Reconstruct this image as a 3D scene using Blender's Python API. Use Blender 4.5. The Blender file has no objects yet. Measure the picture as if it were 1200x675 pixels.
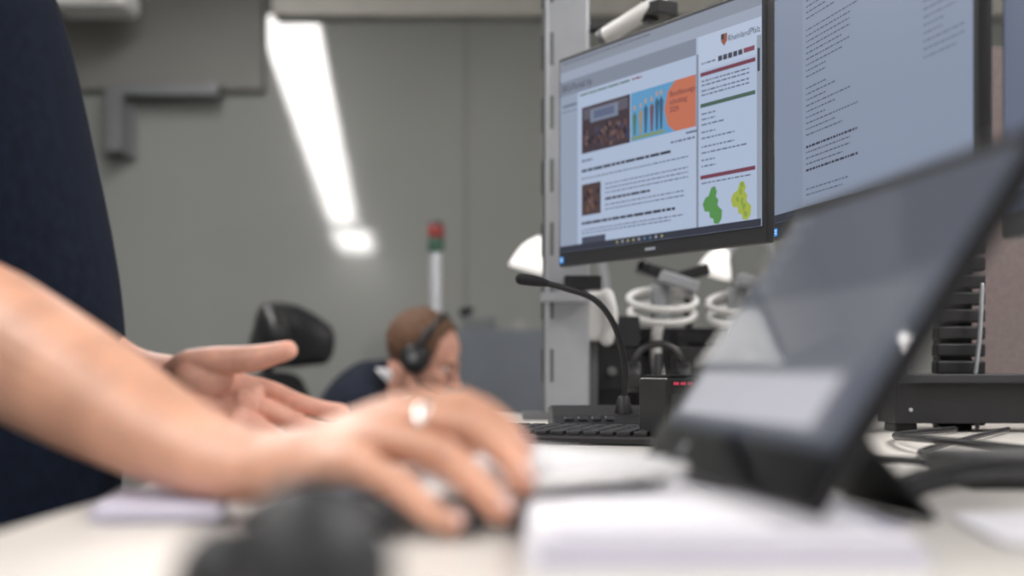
import bpy, math, random
from mathutils import Vector, Matrix, noise
random.seed(7)
scene = bpy.context.scene
V = Vector
I4 = Matrix.Identity(4)

# ------------------------------------------------------------------ materials
def S(r, g, b):
    def c(x):
        x /= 255.0
        return x/12.92 if x <= 0.04045 else ((x+0.055)/1.055)**2.4
    return (c(r), c(g), c(b))

def mat(name, col, rough=0.5, metal=0.0, var=0.06, nscale=12, bump=0.0, bscale=200, emit=None, estr=0, ior=1.5, sss=0.0, coat=0.0):
    m = bpy.data.materials.new(name); m.use_nodes = True
    nt = m.node_tree; b = nt.nodes['Principled BSDF']
    b.inputs['Roughness'].default_value = rough
    b.inputs['Metallic'].default_value = metal
    b.inputs['IOR'].default_value = ior
    if coat: b.inputs['Coat Weight'].default_value = coat
    tc = nt.nodes.new('ShaderNodeTexCoord')
    n = nt.nodes.new('ShaderNodeTexNoise'); n.inputs['Scale'].default_value = nscale
    n.inputs['Detail'].default_value = 4
    nt.links.new(tc.outputs['Object'], n.inputs['Vector'])
    r = nt.nodes.new('ShaderNodeValToRGB')
    r.color_ramp.elements[0].position = 0.3; r.color_ramp.elements[1].position = 0.7
    r.color_ramp.elements[0].color = (*[max(0, c*(1-var)) for c in col], 1)
    r.color_ramp.elements[1].color = (*[min(1, c*(1+var)) for c in col], 1)
    nt.links.new(n.outputs['Fac'], r.inputs['Fac'])
    nt.links.new(r.outputs['Color'], b.inputs['Base Color'])
    if bump:
        n2 = nt.nodes.new('ShaderNodeTexNoise'); n2.inputs['Scale'].default_value = bscale
        nt.links.new(tc.outputs['Object'], n2.inputs['Vector'])
        bp = nt.nodes.new('ShaderNodeBump'); bp.inputs['Strength'].default_value = bump
        bp.inputs['Distance'].default_value = 0.002
        nt.links.new(n2.outputs['Fac'], bp.inputs['Height'])
        nt.links.new(bp.outputs['Normal'], b.inputs['Normal'])
    if sss:
        b.inputs['Subsurface Weight'].default_value = sss
        b.inputs['Subsurface Radius'].default_value = (0.01, 0.004, 0.002)
        b.inputs['Subsurface Scale'].default_value = 0.6
    if emit:
        b.inputs['Emission Color'].default_value = (*emit, 1)
        b.inputs['Emission Strength'].default_value = estr
    return m

_em = {}
def screen_mat(rgb, k=1.0):
    key = (rgb, k)
    if key not in _em:
        c = S(*rgb)
        m = mat('display_pixels_%d_%d_%d' % rgb, (0.006, 0.006, 0.008), 0.4, emit=c, estr=k, var=0, ior=1.2)
        _em[key] = m
    return _em[key]

M_wall = mat('glossy_grey_partition', S(142, 144, 141), 0.05, nscale=0.6, var=0.08, ior=1.75)
M_wall2 = mat('painted_wall_grey', S(163, 164, 162), 0.7, nscale=1.0, var=0.05)
M_soffit = mat('soffit_grey', S(120, 119, 115), 0.6, nscale=2)
M_cream = mat('cream_trim', S(202, 200, 192), 0.5)
M_ceil = mat('ceiling_tile', S(203, 203, 200), 0.8, nscale=3)
M_floor = mat('carpet_floor', S(86, 87, 88), 0.95, nscale=60, var=0.2, bump=0.3)
M_desk = mat('laminate_desk', S(212, 208, 202), 0.35, nscale=30, var=0.02)
M_alu = mat('anodised_aluminium', S(168, 171, 176), 0.38, metal=0.35, nscale=40, var=0.03)
M_alud = mat('aluminium_dark_grey', S(108, 110, 112), 0.45, metal=0.3)  # darker grey aluminium for frames, brackets and knobs
M_white = mat('white_plastic', S(226, 225, 223), 0.35, var=0.02)
M_key = mat('white_keycaps', S(236, 236, 238), 0.4, var=0.01)
M_kbase = mat('keyboard_well', S(196, 196, 203), 0.5, var=0.02)
M_black = mat('black_plastic', (0.010, 0.010, 0.012), 0.42, var=0.2, bump=0.1, bscale=900)
M_blackg = mat('black_gloss', (0.01, 0.01, 0.012), 0.12, var=0.1)
M_dark = mat('dark_grey_plastic', (0.022, 0.023, 0.026), 0.5, var=0.1)
M_tab = mat('tablet_shell', (0.014, 0.014, 0.016), 0.5, var=0.1, ior=1.3)
M_slot = mat('slot_dark', (0.05, 0.05, 0.05), 0.8)
M_rub = mat('black_fabric', (0.014, 0.014, 0.016), 0.85, nscale=200, var=0.3, bump=0.3, bscale=700)
M_navy = mat('navy_polo_knit', (0.0045, 0.0085, 0.020), 0.95, nscale=90, var=0.3, bump=0.4, bscale=500, ior=1.3)
M_trs = mat('black_trouser_cloth', (0.006, 0.006, 0.008), 0.95, nscale=90, var=0.3, bump=0.3, ior=1.3)
M_jack = mat('dark_blazer_cloth', (0.012, 0.016, 0.028), 0.9, nscale=90, var=0.3, ior=1.3)
M_shirt = mat('white_shirt_cloth', S(225, 225, 228), 0.8)
M_skin = mat('skin', (0.64, 0.345, 0.235), 0.42, nscale=25, var=0.14, bump=0.35, bscale=350, sss=0.25)
M_skin2 = mat('skin_palm', (0.68, 0.365, 0.275), 0.48, nscale=45, var=0.16, bump=0.35, bscale=300, sss=0.25)
M_skin3 = mat('skin_ruddy', (0.56, 0.29, 0.215), 0.5, nscale=30, var=0.22, bump=0.4, bscale=150, sss=0.1)
M_nail = mat('fingernail', (0.78, 0.50, 0.43), 0.22, var=0.03, coat=0.3)
M_hair = mat('brown_hair', (0.12, 0.060, 0.032), 0.75, nscale=120, var=0.5, bump=0.8, bscale=300)
M_hair2 = mat('dark_hair', (0.03, 0.02, 0.015), 0.7, nscale=120, var=0.4, bump=0.6)
M_eye = mat('eye_white', (0.7, 0.66, 0.62), 0.3)
M_iris = mat('eye_iris', (0.03, 0.04, 0.05), 0.1)
M_lip = mat('lips', (0.5, 0.2, 0.17), 0.5)
M_silver = mat('polished_silver', (0.9, 0.89, 0.87), 0.12, metal=1.0, var=0.02)
M_paper = mat('paper', S(232, 231, 237), 0.7, var=0.015)
M_paperl = mat('paper_lavender', S(188, 185, 202), 0.75, var=0.03)
M_cab = mat('cabinet_grey', S(98, 104, 112), 0.55, var=0.04)
M_panel = mat('taupe_partition_fabric', S(118, 107, 106), 0.85, nscale=150, var=0.1)
M_red = mat('red_lens', S(140, 52, 50), 0.4)
M_green = mat('green_lens', S(52, 88, 70), 0.4)
M_light = mat('luminaire_diffuser', (0.9, 0.9, 0.9), 0.6, emit=(1.0, 0.965, 0.94), estr=19, var=0)
M_light2 = mat('reflection_glow', (0.9, 0.9, 0.9), 0.6, emit=(1.0, 0.95, 0.9), estr=0.6, var=0)  # glow put into the shade to imitate a bright reflection
M_led = mat('red_led', (0.3, 0.02, 0.04), 0.4, emit=(1, 0.1, 0.2), estr=0.3, var=0)
M_foot = mat('black_shoe_leather', (0.012, 0.011, 0.010), 0.35)

# ------------------------------------------------------------------ geometry helpers
empties = []
def group(name):
    e = bpy.data.objects.new(name, None); e.empty_display_size = 0.1
    scene.collection.objects.link(e); empties.append(e); return e

def obj(name, verts, faces, m, parent=None, M=I4, smooth=True, mats=None, fm=None, fixn=True):
    me = bpy.data.meshes.new(name)
    me.from_pydata([tuple(M @ V(v)) for v in verts], [], faces)
    if mats:
        for mm in mats: me.materials.append(mm)
        if fm: me.polygons.foreach_set('material_index', fm)
    else: me.materials.append(m)
    if fixn:
        import bmesh
        bm = bmesh.new(); bm.from_mesh(me)
        bmesh.ops.recalc_face_normals(bm, faces=bm.faces)
        bm.to_mesh(me); bm.free()
    me.polygons.foreach_set('use_smooth', [smooth]*len(me.polygons))
    o = bpy.data.objects.new(name, me); scene.collection.objects.link(o)
    if parent: o.parent = parent
    return o

def gbox(c, s):
    x, y, z = [a/2 for a in s]
    vs = [(c[0]+i*x, c[1]+j*y, c[2]+k*z) for i in (-1, 1) for j in (-1, 1) for k in (-1, 1)]
    fs = [(0, 1, 3, 2), (4, 6, 7, 5), (0, 4, 5, 1), (2, 3, 7, 6), (0, 2, 6, 4), (1, 5, 7, 3)]
    return vs, fs

def bevel(o, w, seg=3):
    b = o.modifiers.new('bevel', 'BEVEL'); b.width = w; b.segments = seg; b.limit_method = 'ANGLE'
    return o

def box(name, c, s, m, parent=None, M=I4, bev=0.002, rot=None):
    vs, fs = gbox((0, 0, 0), s)
    R = Matrix.Translation(c)
    if rot: R = R @ Matrix.Rotation(rot[2], 4, 'Z') @ Matrix.Rotation(rot[1], 4, 'Y') @ Matrix.Rotation(rot[0], 4, 'X')
    o = obj(name, vs, fs, m, parent, M @ R, smooth=False)
    if bev: bevel(o, bev)
    return o

def loft_g(pts, rad, seg=16, sub=4, side=(0, 1, 0), cap='round'):
    rows = []
    for p, r in zip(pts, rad):
        a, b = (r, r) if not isinstance(r, (tuple, list)) else r
        rows.append((*p, a, b))
    out = []
    n = len(rows)
    if sub <= 1 or n < 3: 
        for i in range(n-1):
            k = max(1, sub)
            for j in range(k):
                t = j/k; out.append([rows[i][q]*(1-t)+rows[i+1][q]*t for q in range(5)])
        out.append(list(rows[-1]))
    else:
        for i in range(n-1):
            p0 = rows[max(i-1, 0)]; p1 = rows[i]; p2 = rows[i+1]; p3 = rows[min(i+2, n-1)]
            for j in range(sub):
                t = j/sub
                out.append([0.5*((2*p1[q])+(-p0[q]+p2[q])*t+(2*p0[q]-5*p1[q]+4*p2[q]-p3[q])*t*t+(-p0[q]+3*p1[q]-3*p2[q]+p3[q])*t**3) for q in range(5)])
        out.append(list(rows[-1]))
    P = [V(o[:3]) for o in out]
    T = []
    for i in range(len(P)):
        t = P[min(i+1, len(P)-1)]-P[max(i-1, 0)]
        T.append(t.normalized() if t.length > 1e-9 else V((0, 0, 1)))
    A = V(side)
    if abs(A.normalized().dot(T[0])) > 0.95: A = V((0.3, 0.2, 0.9))
    rings = []
    def ring(p, A, B, a, b):
        return [p+A*(a*math.cos(2*math.pi*s/seg))+B*(b*math.sin(2*math.pi*s/seg)) for s in range(seg)]
    for i, (p, t) in enumerate(zip(P, T)):
        A = (A-t*A.dot(t)).normalized(); B = t.cross(A)
        a, b = max(out[i][3], 1e-4), max(out[i][4], 1e-4)
        if i == 0 and cap == 'round':
            rr = min(a, b)
            for ang in (75, 50, 25):
                c_, s_ = math.cos(math.radians(ang)), math.sin(math.radians(ang))
                rings.append(ring(p-t*rr*s_, A, B, a*c_, b*c_))
        rings.append(ring(p, A, B, a, b))
        if i == len(P)-1 and cap == 'round':
            rr = min(a, b)
            for ang in (25, 50, 75):
                c_, s_ = math.cos(math.radians(ang)), math.sin(math.radians(ang))
                rings.append(ring(p+t*rr*s_, A, B, a*c_, b*c_))
    vs = [tuple(v) for r in rings for v in r]; fs = []
    for i in range(len(rings)-1):
        for s in range(seg):
            s2 = (s+1) % seg
            fs.append((i*seg+s, i*seg+s2, (i+1)*seg+s2, (i+1)*seg+s))
    fs.append(tuple(range(seg))[::-1]); fs.append(tuple((len(rings)-1)*seg+s for s in range(seg)))
    return vs, fs

def ell_g(c, r, R=None, nu=20, nv=12):
    vs = []; fs = []
    for j in range(1, nv):
        ph = math.pi*j/nv
        for i in range(nu):
            th = 2*math.pi*i/nu
            v = V((r[0]*math.sin(ph)*math.cos(th), r[1]*math.sin(ph)*math.sin(th), r[2]*math.cos(ph)))
            if R: v = R @ v
            vs.append(tuple(v+V(c)))
    for z in (1, -1):
        v = V((0, 0, z*r[2]));  v = R @ v if R else v
        vs.append(tuple(v+V(c)))
    for j in range(nv-2):
        for i in range(nu):
            i2 = (i+1) % nu
            fs.append((j*nu+i, (j+1)*nu+i, (j+1)*nu+i2, j*nu+i2))
    top = len(vs)-2; bot = len(vs)-1
    for i in range(nu):
        i2 = (i+1) % nu
        fs.append((top, i, i2)); fs.append((bot, (nv-2)*nu+i2, (nv-2)*nu+i))
    return vs, fs

def join_g(gs):
    vs = []; fs = []
    for v, f in gs:
        o = len(vs); vs += list(v); fs += [tuple(i+o for i in ff) for ff in f]
    return vs, fs

def fused(name, gs, m, parent=None, M=I4, voxel=0.004, smooth=4):
    vs, fs = join_g(gs)
    o = obj(name, vs, fs, m, parent, M)
    r = o.modifiers.new('remesh', 'REMESH'); r.mode = 'VOXEL'; r.voxel_size = voxel; r.use_smooth_shade = True
    s = o.modifiers.new('smooth', 'SMOOTH'); s.factor = 0.5; s.iterations = smooth
    return o

def tube(name, pts, rad, m, parent=None, M=I4, seg=16, sub=5, cap='round', side=(0, 1, 0)):
    if not isinstance(rad, (list, tuple)): rad = [rad]*len(pts)
    vs, fs = loft_g(pts, rad, seg, sub, side, cap)
    return obj(name, vs, fs, m, parent, M)

def cyl(name, p0, p1, r, m, parent=None, M=I4, seg=24, bev=0.0015):
    vs, fs = loft_g([p0, p1], [r, r] if not isinstance(r, (list, tuple)) else r, seg, 1, (0.3, 1, 0.1), 'flat')
    o = obj(name, vs, fs, m, parent, M)
    if bev: bevel(o, bev, 2)
    return o

def torus_g(c, R, r, ax=None, squash=(1, 1), a0=0, a1=360, n=36):
    pts = []
    for i in range(n+1):
        a = math.radians(a0+(a1-a0)*i/n)
        v = V((R*squash[0]*math.cos(a), R*squash[1]*math.sin(a), 0))
        if ax: v = ax @ v
        pts.append(tuple(v+V(c)))
    nrm = (ax @ V((0, 0, 1))) if ax else V((0, 0, 1))
    return loft_g(pts, [r]*len(pts), 10, 1, tuple(nrm), 'flat')

# ------------------------------------------------------------------ room
def wall(name, c, s, m): return box(name, c, s, m, bev=0)
wall('floor', (0, -1.25, -0.05), (8.2, 14.7, 0.1), M_floor)
wall('ceiling', (0, -1.25, 2.80), (8.2, 14.7, 0.1), M_ceil)
wall('wall_back', (0, 6.05, 1.375), (8.2, 0.1, 2.75), M_wall)
wall('wall_front', (0, -8.55, 1.375), (8.2, 0.1, 2.75), M_wall2)
wall('wall_left', (-4.05, -1.25, 1.375), (0.1, 14.5, 2.75), M_wall2)
wall('wall_right', (4.05, -1.25, 1.375), (0.1, 14.5, 2.75), M_wall2)
box('trim_1', (1.52, 5.96, 2.61), (5.0, 0.08, 0.26), M_cream, bev=0.004)
box('soffit_beam', (-2.52, 5.975, 2.46), (3.0, 0.05, 0.56), M_soffit, bev=0.004)
for i, x in enumerate((-0.19, 0.9, 2.2)):
    box('trim_%d' % (i+2), (x, 5.998, 1.24), (0.008, 0.004, 2.48), M_soffit, bev=0)
box('baseboard_back', (0, 5.985, 0.05), (8.0, 0.03, 0.1), M_dark)

def strip(name, p0, p1, w=0.25):
    g = group(name)
    d = V(p1)-V(p0); L = d.length; a = math.atan2(d.y, d.x)
    M = Matrix.Translation((V(p0)+V(p1))/2) @ Matrix.Rotation(a, 4, 'Z')
    box('housing', (0, 0, 0.03), (L+0.02, w+0.04, 0.04), M_white, g, M, 0.003)
    box('diffuser', (0, 0, 0.0), (L, w, 0.02), M_light, g, M, 0.0)
def along(y, x0=-1.06, y0=5.15, k=0.0889): return (x0-(y0-y)*k, y, 2.69)
strip('ceiling_light', along(5.15), along(-4.4), 0.28)
a_, b_ = along(-5.5), along(-8.35)
strip('ceiling_light', (a_[0]+0.05, a_[1], 2.69), (b_[0]+0.10, b_[1], 2.69), 0.44)
strip('ceiling_light', (1.9, 4.9, 2.69), (1.9, -4.0, 2.69))  # unseen strip, added for more light from the right

g = group('wall_bracket')
box('upright', (-1.61, 5.90, 2.05), (0.07, 0.07, 0.27), M_alud, g)
box('rail', (-1.40, 5.90, 2.17), (0.42, 0.05, 0.05), M_alud, g)
box('plate', (-1.61, 5.975, 2.05), (0.12, 0.05, 0.30), M_alud, g)
g = group('ceiling_projector')
box('body', (-1.62, 5.62, 2.485), (0.30, 0.26, 0.14), M_white, g, bev=0.03)
cyl('lens', (-1.53, 5.49, 2.48), (-1.53, 5.45, 2.48), 0.035, M_dark, g)
cyl('drop_pole', (-1.62, 5.62, 2.55), (-1.62, 5.62, 2.75), 0.02, M_white, g)
cyl('ceiling_flange', (-1.62, 5.62, 2.735), (-1.62, 5.62, 2.75), 0.06, M_white, g)

# ------------------------------------------------------------------ main desk (height adjustable)
DZ = 0.95
g = group('standing_desk')
o = box('desk_top', (0.515, 1.52, DZ-0.0135), (1.57, 2.44, 0.027), M_desk, g, bev=0.003)
for x in (-0.10, 1.15):
    for y in (0.8, 2.3):
        box('leg_outer', (x, y, 0.32), (0.09, 0.09, 0.56), M_alud, g)
        box('leg_inner', (x, y, 0.75), (0.07, 0.07, 0.36), M_alu, g)
    box('foot', (x, 1.55, 0.025), (0.09, 2.2, 0.05), M_alud, g)
box('cross_rail', (0.52, 1.55, 0.89), (1.3, 0.08, 0.05), M_alud, g)

# ------------------------------------------------------------------ monitors
class Draw:
    def __init__(s, W, H): s.W, s.H = W, H; s.v = []; s.f = []; s.m = []; s.fm = []
    def poly(s, uv, rgb, layer=1, k=1.0):
        mm = screen_mat(rgb, k)
        if mm not in s.m: s.m.append(mm)
        b = len(s.v)
        for u, v in uv: s.v.append((u*s.W, -0.0006-0.00035*layer, s.H*(1-v)))
        s.f.append(tuple(range(b, b+len(uv)))); s.fm.append(s.m.index(mm))
    def rect(s, u0, v0, u1, v1, rgb, layer=1, k=1.0): s.poly([(u0, v1), (u1, v1), (u1, v0), (u0, v0)], rgb, layer, k)
    def text(s, u0, v, u1, h, rgb, layer=3, w=(0.006, 0.024)):
        u = u0; h *= 0.68
        while u < u1:
            e = min(u1, u+random.uniform(*w)); s.rect(u, v, e, v+h, rgb, layer); u = e+0.0045
    def flush(s, name, parent, M): return obj(name, s.v, s.f, None, parent, M, False, s.m, s.fm, fixn=False)

def monitor(pl, pr, z0, z1, paint, bez=0.06):
    g = group('computer_monitor')
    d = V((pr[0]-pl[0], pr[1]-pl[1], 0)); W = d.length; H = z1-z0
    x = d.normalized(); z = V((0, 0, 1)); y = z.cross(x)
    M = Matrix(((x.x, y.x, z.x, pl[0]), (x.y, y.y, z.y, pl[1]), (x.z, y.z, z.z, z0), (0, 0, 0, 1)))
    box('bezel_housing', (W/2, 0.008, H/2), (W, 0.016, H), M_dark, g, M, 0.003)
    box('rear_shell', (W/2, 0.028, H*0.45), (W*0.8, 0.03, H*0.7), M_black, g, M, 0.01)
    box('vesa_mount', (W/2, 0.05, H*0.5), (0.11, 0.02, 0.11), M_dark, g, M, 0.002)
    D = Draw(W, H); paint(D); D.flush('screen_image', g, M)
    return g, M, W, H

def text_obj(txt, size, u, v, W, H, M, parent, m):
    cu = bpy.data.curves.new('txt', 'FONT'); cu.body = txt; cu.size = size
    cu.materials.append(m)
    o = bpy.data.objects.new('screen_text', cu); scene.collection.objects.link(o)
    o.matrix_world = M @ Matrix.Translation((u*W, -0.0028, H*(1-v))) @ Matrix.Rotation(math.pi/2, 4, 'X')
    o.parent = parent
    return o

PG = (168, 182, 206); GR = (126, 134, 150); LG = (145, 156, 176); TX = (94, 102, 122); BK = (56, 59, 74)
def blob(cu, cv, ru, rv, n=40, seed=0):
    out = []
    for i in range(n):
        a = 2*math.pi*i/n
        r = 0.82+0.6*noise.noise(V((math.cos(a)*1.3+seed, math.sin(a)*1.3, seed*3.1)))+0.18*noise.noise(V((math.cos(a)*6+seed, math.sin(a)*6, seed)))
        out.append((cu+ru*r*math.cos(a), cv-rv*r*math.sin(a)))
    return out
STATE = [(-0.95, 0.15), (-0.7, 0.45), (-0.35, 0.55), (-0.1, 0.95), (0.25, 1.0), (0.45, 0.7), (0.35, 0.45), (0.6, 0.25), (0.5, 0.0), (0.75, -0.2), (0.95, -0.3), (0.9, -0.75), (0.6, -1.0), (0.15, -0.95), (0.1, -0.7), (-0.25, -0.6), (-0.3, -0.3), (-0.75, -0.25)]
STATE = [(x*0.8, y) for x, y in STATE]
def paint1(D):
    r = D.rect
    r(0.012, 0.02, 0.988, 0.935, PG, 0)
    r(0.012, 0.02, 0.988, 0.075, (134, 141, 155), 1)
    D.text(0.03, 0.032, 0.5, 0.012, (105, 110, 122), 2, (0.02, 0.05))
    r(0.012, 0.075, 0.988, 0.12, (152, 161, 179), 1)
    r(0.012, 0.12, 0.715, 0.19, GR, 1)
    r(0.012, 0.19, 0.115, 0.905, LG, 1)
    D.text(0.13, 0.205, 0.40, 0.012, (88, 110, 96), 2, (0.04, 0.06))
    D.text(0.41, 0.205, 0.46, 0.012, (130, 64, 74), 2)
    r(0.03, 0.235, 0.11, 0.245, TX, 2); D.text(0.03, 0.265, 0.11, 0.007, TX, 3)
    r(0.14, 0.27, 0.40, 0.485, (66, 56, 62), 2)
    for i in range(60):
        u = random.uniform(0.145, 0.38); v = random.uniform(0.36, 0.46)
        r(u, v, u+0.014, v+0.02, random.choice([(44, 40, 48), (96, 72, 72), (82, 64, 64), (58, 64, 88), (110, 90, 88)]), 3)
    r(0.15, 0.28, 0.39, 0.33, (92, 88, 100), 3); r(0.19, 0.29, 0.34, 0.35, (116, 126, 146), 4); r(0.21, 0.30, 0.32, 0.335, (90, 100, 125), 5)
    r(0.405, 0.27, 0.715, 0.485, (92, 148, 190), 2)
    D.poly([(0.715, 0.485), (0.62, 0.485), (0.585, 0.45), (0.57, 0.38), (0.585, 0.31), (0.62, 0.27), (0.715, 0.27)], (186, 110, 86), 3)
    for i, u in enumerate((0.42, 0.45, 0.475, 0.505, 0.53, 0.55)):
        h = random.uniform(0.08, 0.13)
        D.poly([(u, 0.46), (u+0.009, 0.46), (u+0.015, 0.46-h), (u+0.005, 0.44-h), (u-0.005, 0.46-h)], random.choice([(60, 92, 120), (150, 134, 110), (110, 76, 84), (80, 116, 96)]), 3)
        r(u, 0.415-h, u+0.010, 0.435-h, (172, 146, 130), 4)
    r(0.41, 0.465, 0.57, 0.478, (124, 142, 100), 3)
    r(0.67, 0.50, 0.72, 0.508, TX, 3)
    D.text(0.14, 0.515, 0.20, 0.014, TX, 3); D.text(0.60, 0.525, 0.71, 0.012, TX)
    D.text(0.14, 0.56, 0.60, 0.018, BK, 3, (0.015, 0.05)); 
    for v in (0.60, 0.645, 0.665, 0.685): D.text(0.27 if v > 0.63 else 0.14, v, 0.68, 0.008, TX)
    r(0.14, 0.63, 0.245, 0.775, (76, 62, 62), 2)
    for i in range(14):
        u = random.uniform(0.145, 0.225); v = random.uniform(0.65, 0.75)
        r(u, v, u+0.015, v+0.02, random.choice([(106, 80, 68), (50, 42, 50), (112, 94, 88)]), 3)
    D.text(0.27, 0.71, 0.50, 0.016, BK, 3, (0.015, 0.045))
    for v in (0.74, 0.76): D.text(0.27, v, 0.66, 0.008, TX)
    D.text(0.14, 0.805, 0.62, 0.018, BK, 3, (0.015, 0.05))
    D.text(0.14, 0.84, 0.66, 0.008, TX); D.text(0.14, 0.855, 0.6, 0.008, TX)
    r(0.14, 0.875, 0.27, 0.905, (70, 74, 90), 2)
    r(0.715, 0.19, 0.725, 0.905, GR, 1); r(0.725, 0.12, 0.988, 0.26, (176, 189, 211), 1)
    D.poly([(0.825, 0.14), (0.85, 0.14), (0.85, 0.17), (0.837, 0.19), (0.825, 0.17)], (140, 88, 72), 3)
    r(0.825, 0.14, 0.837, 0.162, (60, 60, 66), 4)
    D.text(0.74, 0.232, 0.80, 0.010, TX)
    for i in range(5): r(0.812+i*0.021, 0.224, 0.829+i*0.021, 0.245, (66, 68, 80), 3)
    r(0.918, 0.224, 0.962, 0.243, (124, 72, 86), 3)
    r(0.735, 0.272, 0.965, 0.288, (112, 62, 78), 3)
    for v in (0.305, 0.322, 0.345, 0.362): D.text(0.74, v, 0.94, 0.009, TX)
    r(0.735, 0.40, 0.965, 0.416, (72, 96, 84), 3)
    for v in (0.44, 0.462, 0.484, 0.515, 0.54, 0.575, 0.60, 0.63, 0.655): D.text(0.74, v, random.choice([0.80, 0.88, 0.93, 0.84]), 0.009, TX)
    r(0.735, 0.695, 0.965, 0.711, (112, 62, 78), 3)
    D.text(0.74, 0.725, 0.95, 0.008, TX)
    for cu, col in ((0.787, (84, 138, 76)), (0.907, (158, 170, 74))):
        D.poly([(cu+0.055*x, 0.825-0.078*y) for x, y in STATE], col, 3)
    for (x, y) in ((-0.3, 0.1), (0.0, 0.5), (0.25, -0.3), (0.4, -0.7), (0.1, 0.0), (0.1, 0.8)):
        D.poly(blob(0.907+0.050*x, 0.825-0.078*y, 0.009, 0.016, 10, x*5+y), (128, 154, 70), 4)
    r(0.970, 0.19, 0.988, 0.905, (142, 151, 166), 2); r(0.973, 0.24, 0.983, 0.33, (60, 64, 72), 3)
    r(0.012, 0.905, 0.988, 0.935, (52, 55, 66), 3)
    for i in range(9): r(0.33+i*0.028, 0.914, 0.340+i*0.028, 0.926, random.choice([(150, 146, 110), (90, 120, 150), (150, 154, 160)]), 4)
    r(0.475, 0.962, 0.525, 0.975, (140, 145, 152), 2)
    r(0.012, 0.955, 0.032, 0.985, (60, 150, 235), 2)
    for v in (0.962, 0.972): r(0.015, v, 0.029, v+0.004, (220, 235, 250), 3)
g1, M1, W1, H1 = monitor((0.073, 2.27), (0.319, 1.827), 1.194, 1.519, paint1)
mt = screen_mat((56, 56, 68)); 
text_obj('BKS-Portal.rlp', 0.015, 0.03, 0.172, W1, H1, M1, g1, mt); text_obj('RheinlandPfalz', 0.0115, 0.856, 0.178, W1, H1, M1, g1, mt)
text_obj('Bevölkerungs-\nschutztag\n2024', 0.0108, 0.598, 0.335, W1, H1, M1, g1, screen_mat((84, 54, 66)))

def paint2(D):
    r = D.rect
    r(0.012, 0.02, 0.988, 0.935, (132, 143, 163), 0)
    r(0.012, 0.02, 0.988, 0.09, (114, 122, 138), 1)
    r(0.012, 0.09, 0.19, 0.905, (126, 136, 156), 1)
    v = 0.12
    while v < 0.79:
        if int(v*100) % 7 != 3:
            bold = 0.655 < v < 0.70 or v > 0.765
            D.text(0.215, v, random.choice([0.33, 0.42, 0.46, 0.5, 0.38]) if not bold else 0.50, 0.012 if bold else 0.008, (52, 55, 68) if bold else (84, 91, 108))
        v += 0.021
    D.text(0.215, 0.84, 0.45, 0.009, TX); D.text(0.215, 0.86, 0.42, 0.009, TX)
    v = 0.10
    while v < 0.58:
        D.text(0.80, v, random.choice([0.88, 0.93, 0.96]), 0.008, (102, 110, 127)); v += 0.024
    r(0.012, 0.905, 0.988, 0.935, (46, 50, 60), 3)
    r(0.012, 0.955, 0.032, 0.985, (60, 150, 235), 2)
    for vv in (0.962, 0.972): r(0.015, vv, 0.029, vv+0.004, (220, 235, 250), 3)
    r(0.475, 0.962, 0.525, 0.975, (170, 175, 182), 2)
g2, M2, W2, H2 = monitor((0.326, 1.808), (0.421, 1.313), 1.194, 1.519, paint2)
def paint3(D):
    D.rect(0.012, 0.02, 0.988, 0.935, (98, 106, 126), 0)
    D.rect(0.012, 0.88, 0.988, 0.935, (60, 66, 80), 1)
    D.rect(0.3, 0.1, 0.8, 0.6, (106, 114, 136), 1)
monitor((0.437, 1.295), (0.50, 0.79), 1.150, 1.475, paint3)

# ------------------------------------------------------------------ monitor post with slots and arms
g = group('monitor_mounting_post')
box('profile', (0.092, 2.44, 1.375), (0.074, 0.070, 0.85), M_alu, g, bev=0.006)
box('side_groove', (0.0535, 2.44, 1.375), (0.004, 0.045, 0.845), M_alud, g, bev=0)
for i in range(8):
    z = 1.04+i*0.105
    box('slot', (0.0515, 2.44, z), (0.004, 0.020, 0.055), M_slot, g, bev=0.0015)
    box('front_slot', (0.066, 2.4045, z), (0.006, 0.003, 0.055), M_alud, g, bev=0.001)
box('base_plate', (0.092, 2.44, DZ+0.006), (0.15, 0.13, 0.012), M_alud, g)
box('arm_clamp', (0.145, 2.44, 1.35), (0.04, 0.08, 0.08), M_dark, g)
c1 = M1 @ V((W1/2, 0.06, H1/2)); c2 = M2 @ V((W2/2, 0.06, H2/2))
cyl('arm_link', (0.16, 2.44, 1.35), tuple(V((0.34, 2.28, 1.35))), 0.016, M_black, g)
cyl('arm_elbow', (0.34, 2.28, 1.32), (0.34, 2.28, 1.38), 0.022, M_black, g)
cyl('arm_fore', (0.34, 2.28, 1.356), tuple(c1), 0.014, M_black, g)
box('lower_bracket', (0.115, 2.37, 1.175), (0.06, 0.05, 0.022), M_black, g)
box('lower_bracket_silver', (0.085, 2.37, 1.152), (0.075, 0.05, 0.014), M_alu, g)

g = group('cable_column')
box('core', (0.625, 2.06, 1.275), (0.045, 0.04, 0.65), M_black, g)
for i in range(24):
    box('chain_link', (0.625, 2.032, 0.965+i*0.024), (0.068, 0.03, 0.019), M_black, g, bev=0.003)
cyl('side_arm', (0.60, 2.03, 1.36), tuple(c2), 0.014, M_black, g)
tube('white_cable', [(0.645, 1.99, 1.15), (0.64, 1.985, 1.08), (0.63, 1.98, 1.0), (0.632, 1.97, 0.955)], 0.003, M_alu, g)
cyl('upright_silver', (0.565, 2.1, 0.95), (0.565, 2.1, 1.55), 0.009, M_alu, g)

g = group('desk_partition_panel')
box('fabric', (1.0, 2.38, 1.26), (0.52, 0.03, 0.60), M_panel, g)
box('frame_edge', (0.735, 2.38, 1.26), (0.015, 0.036, 0.62), M_alud, g)

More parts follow.
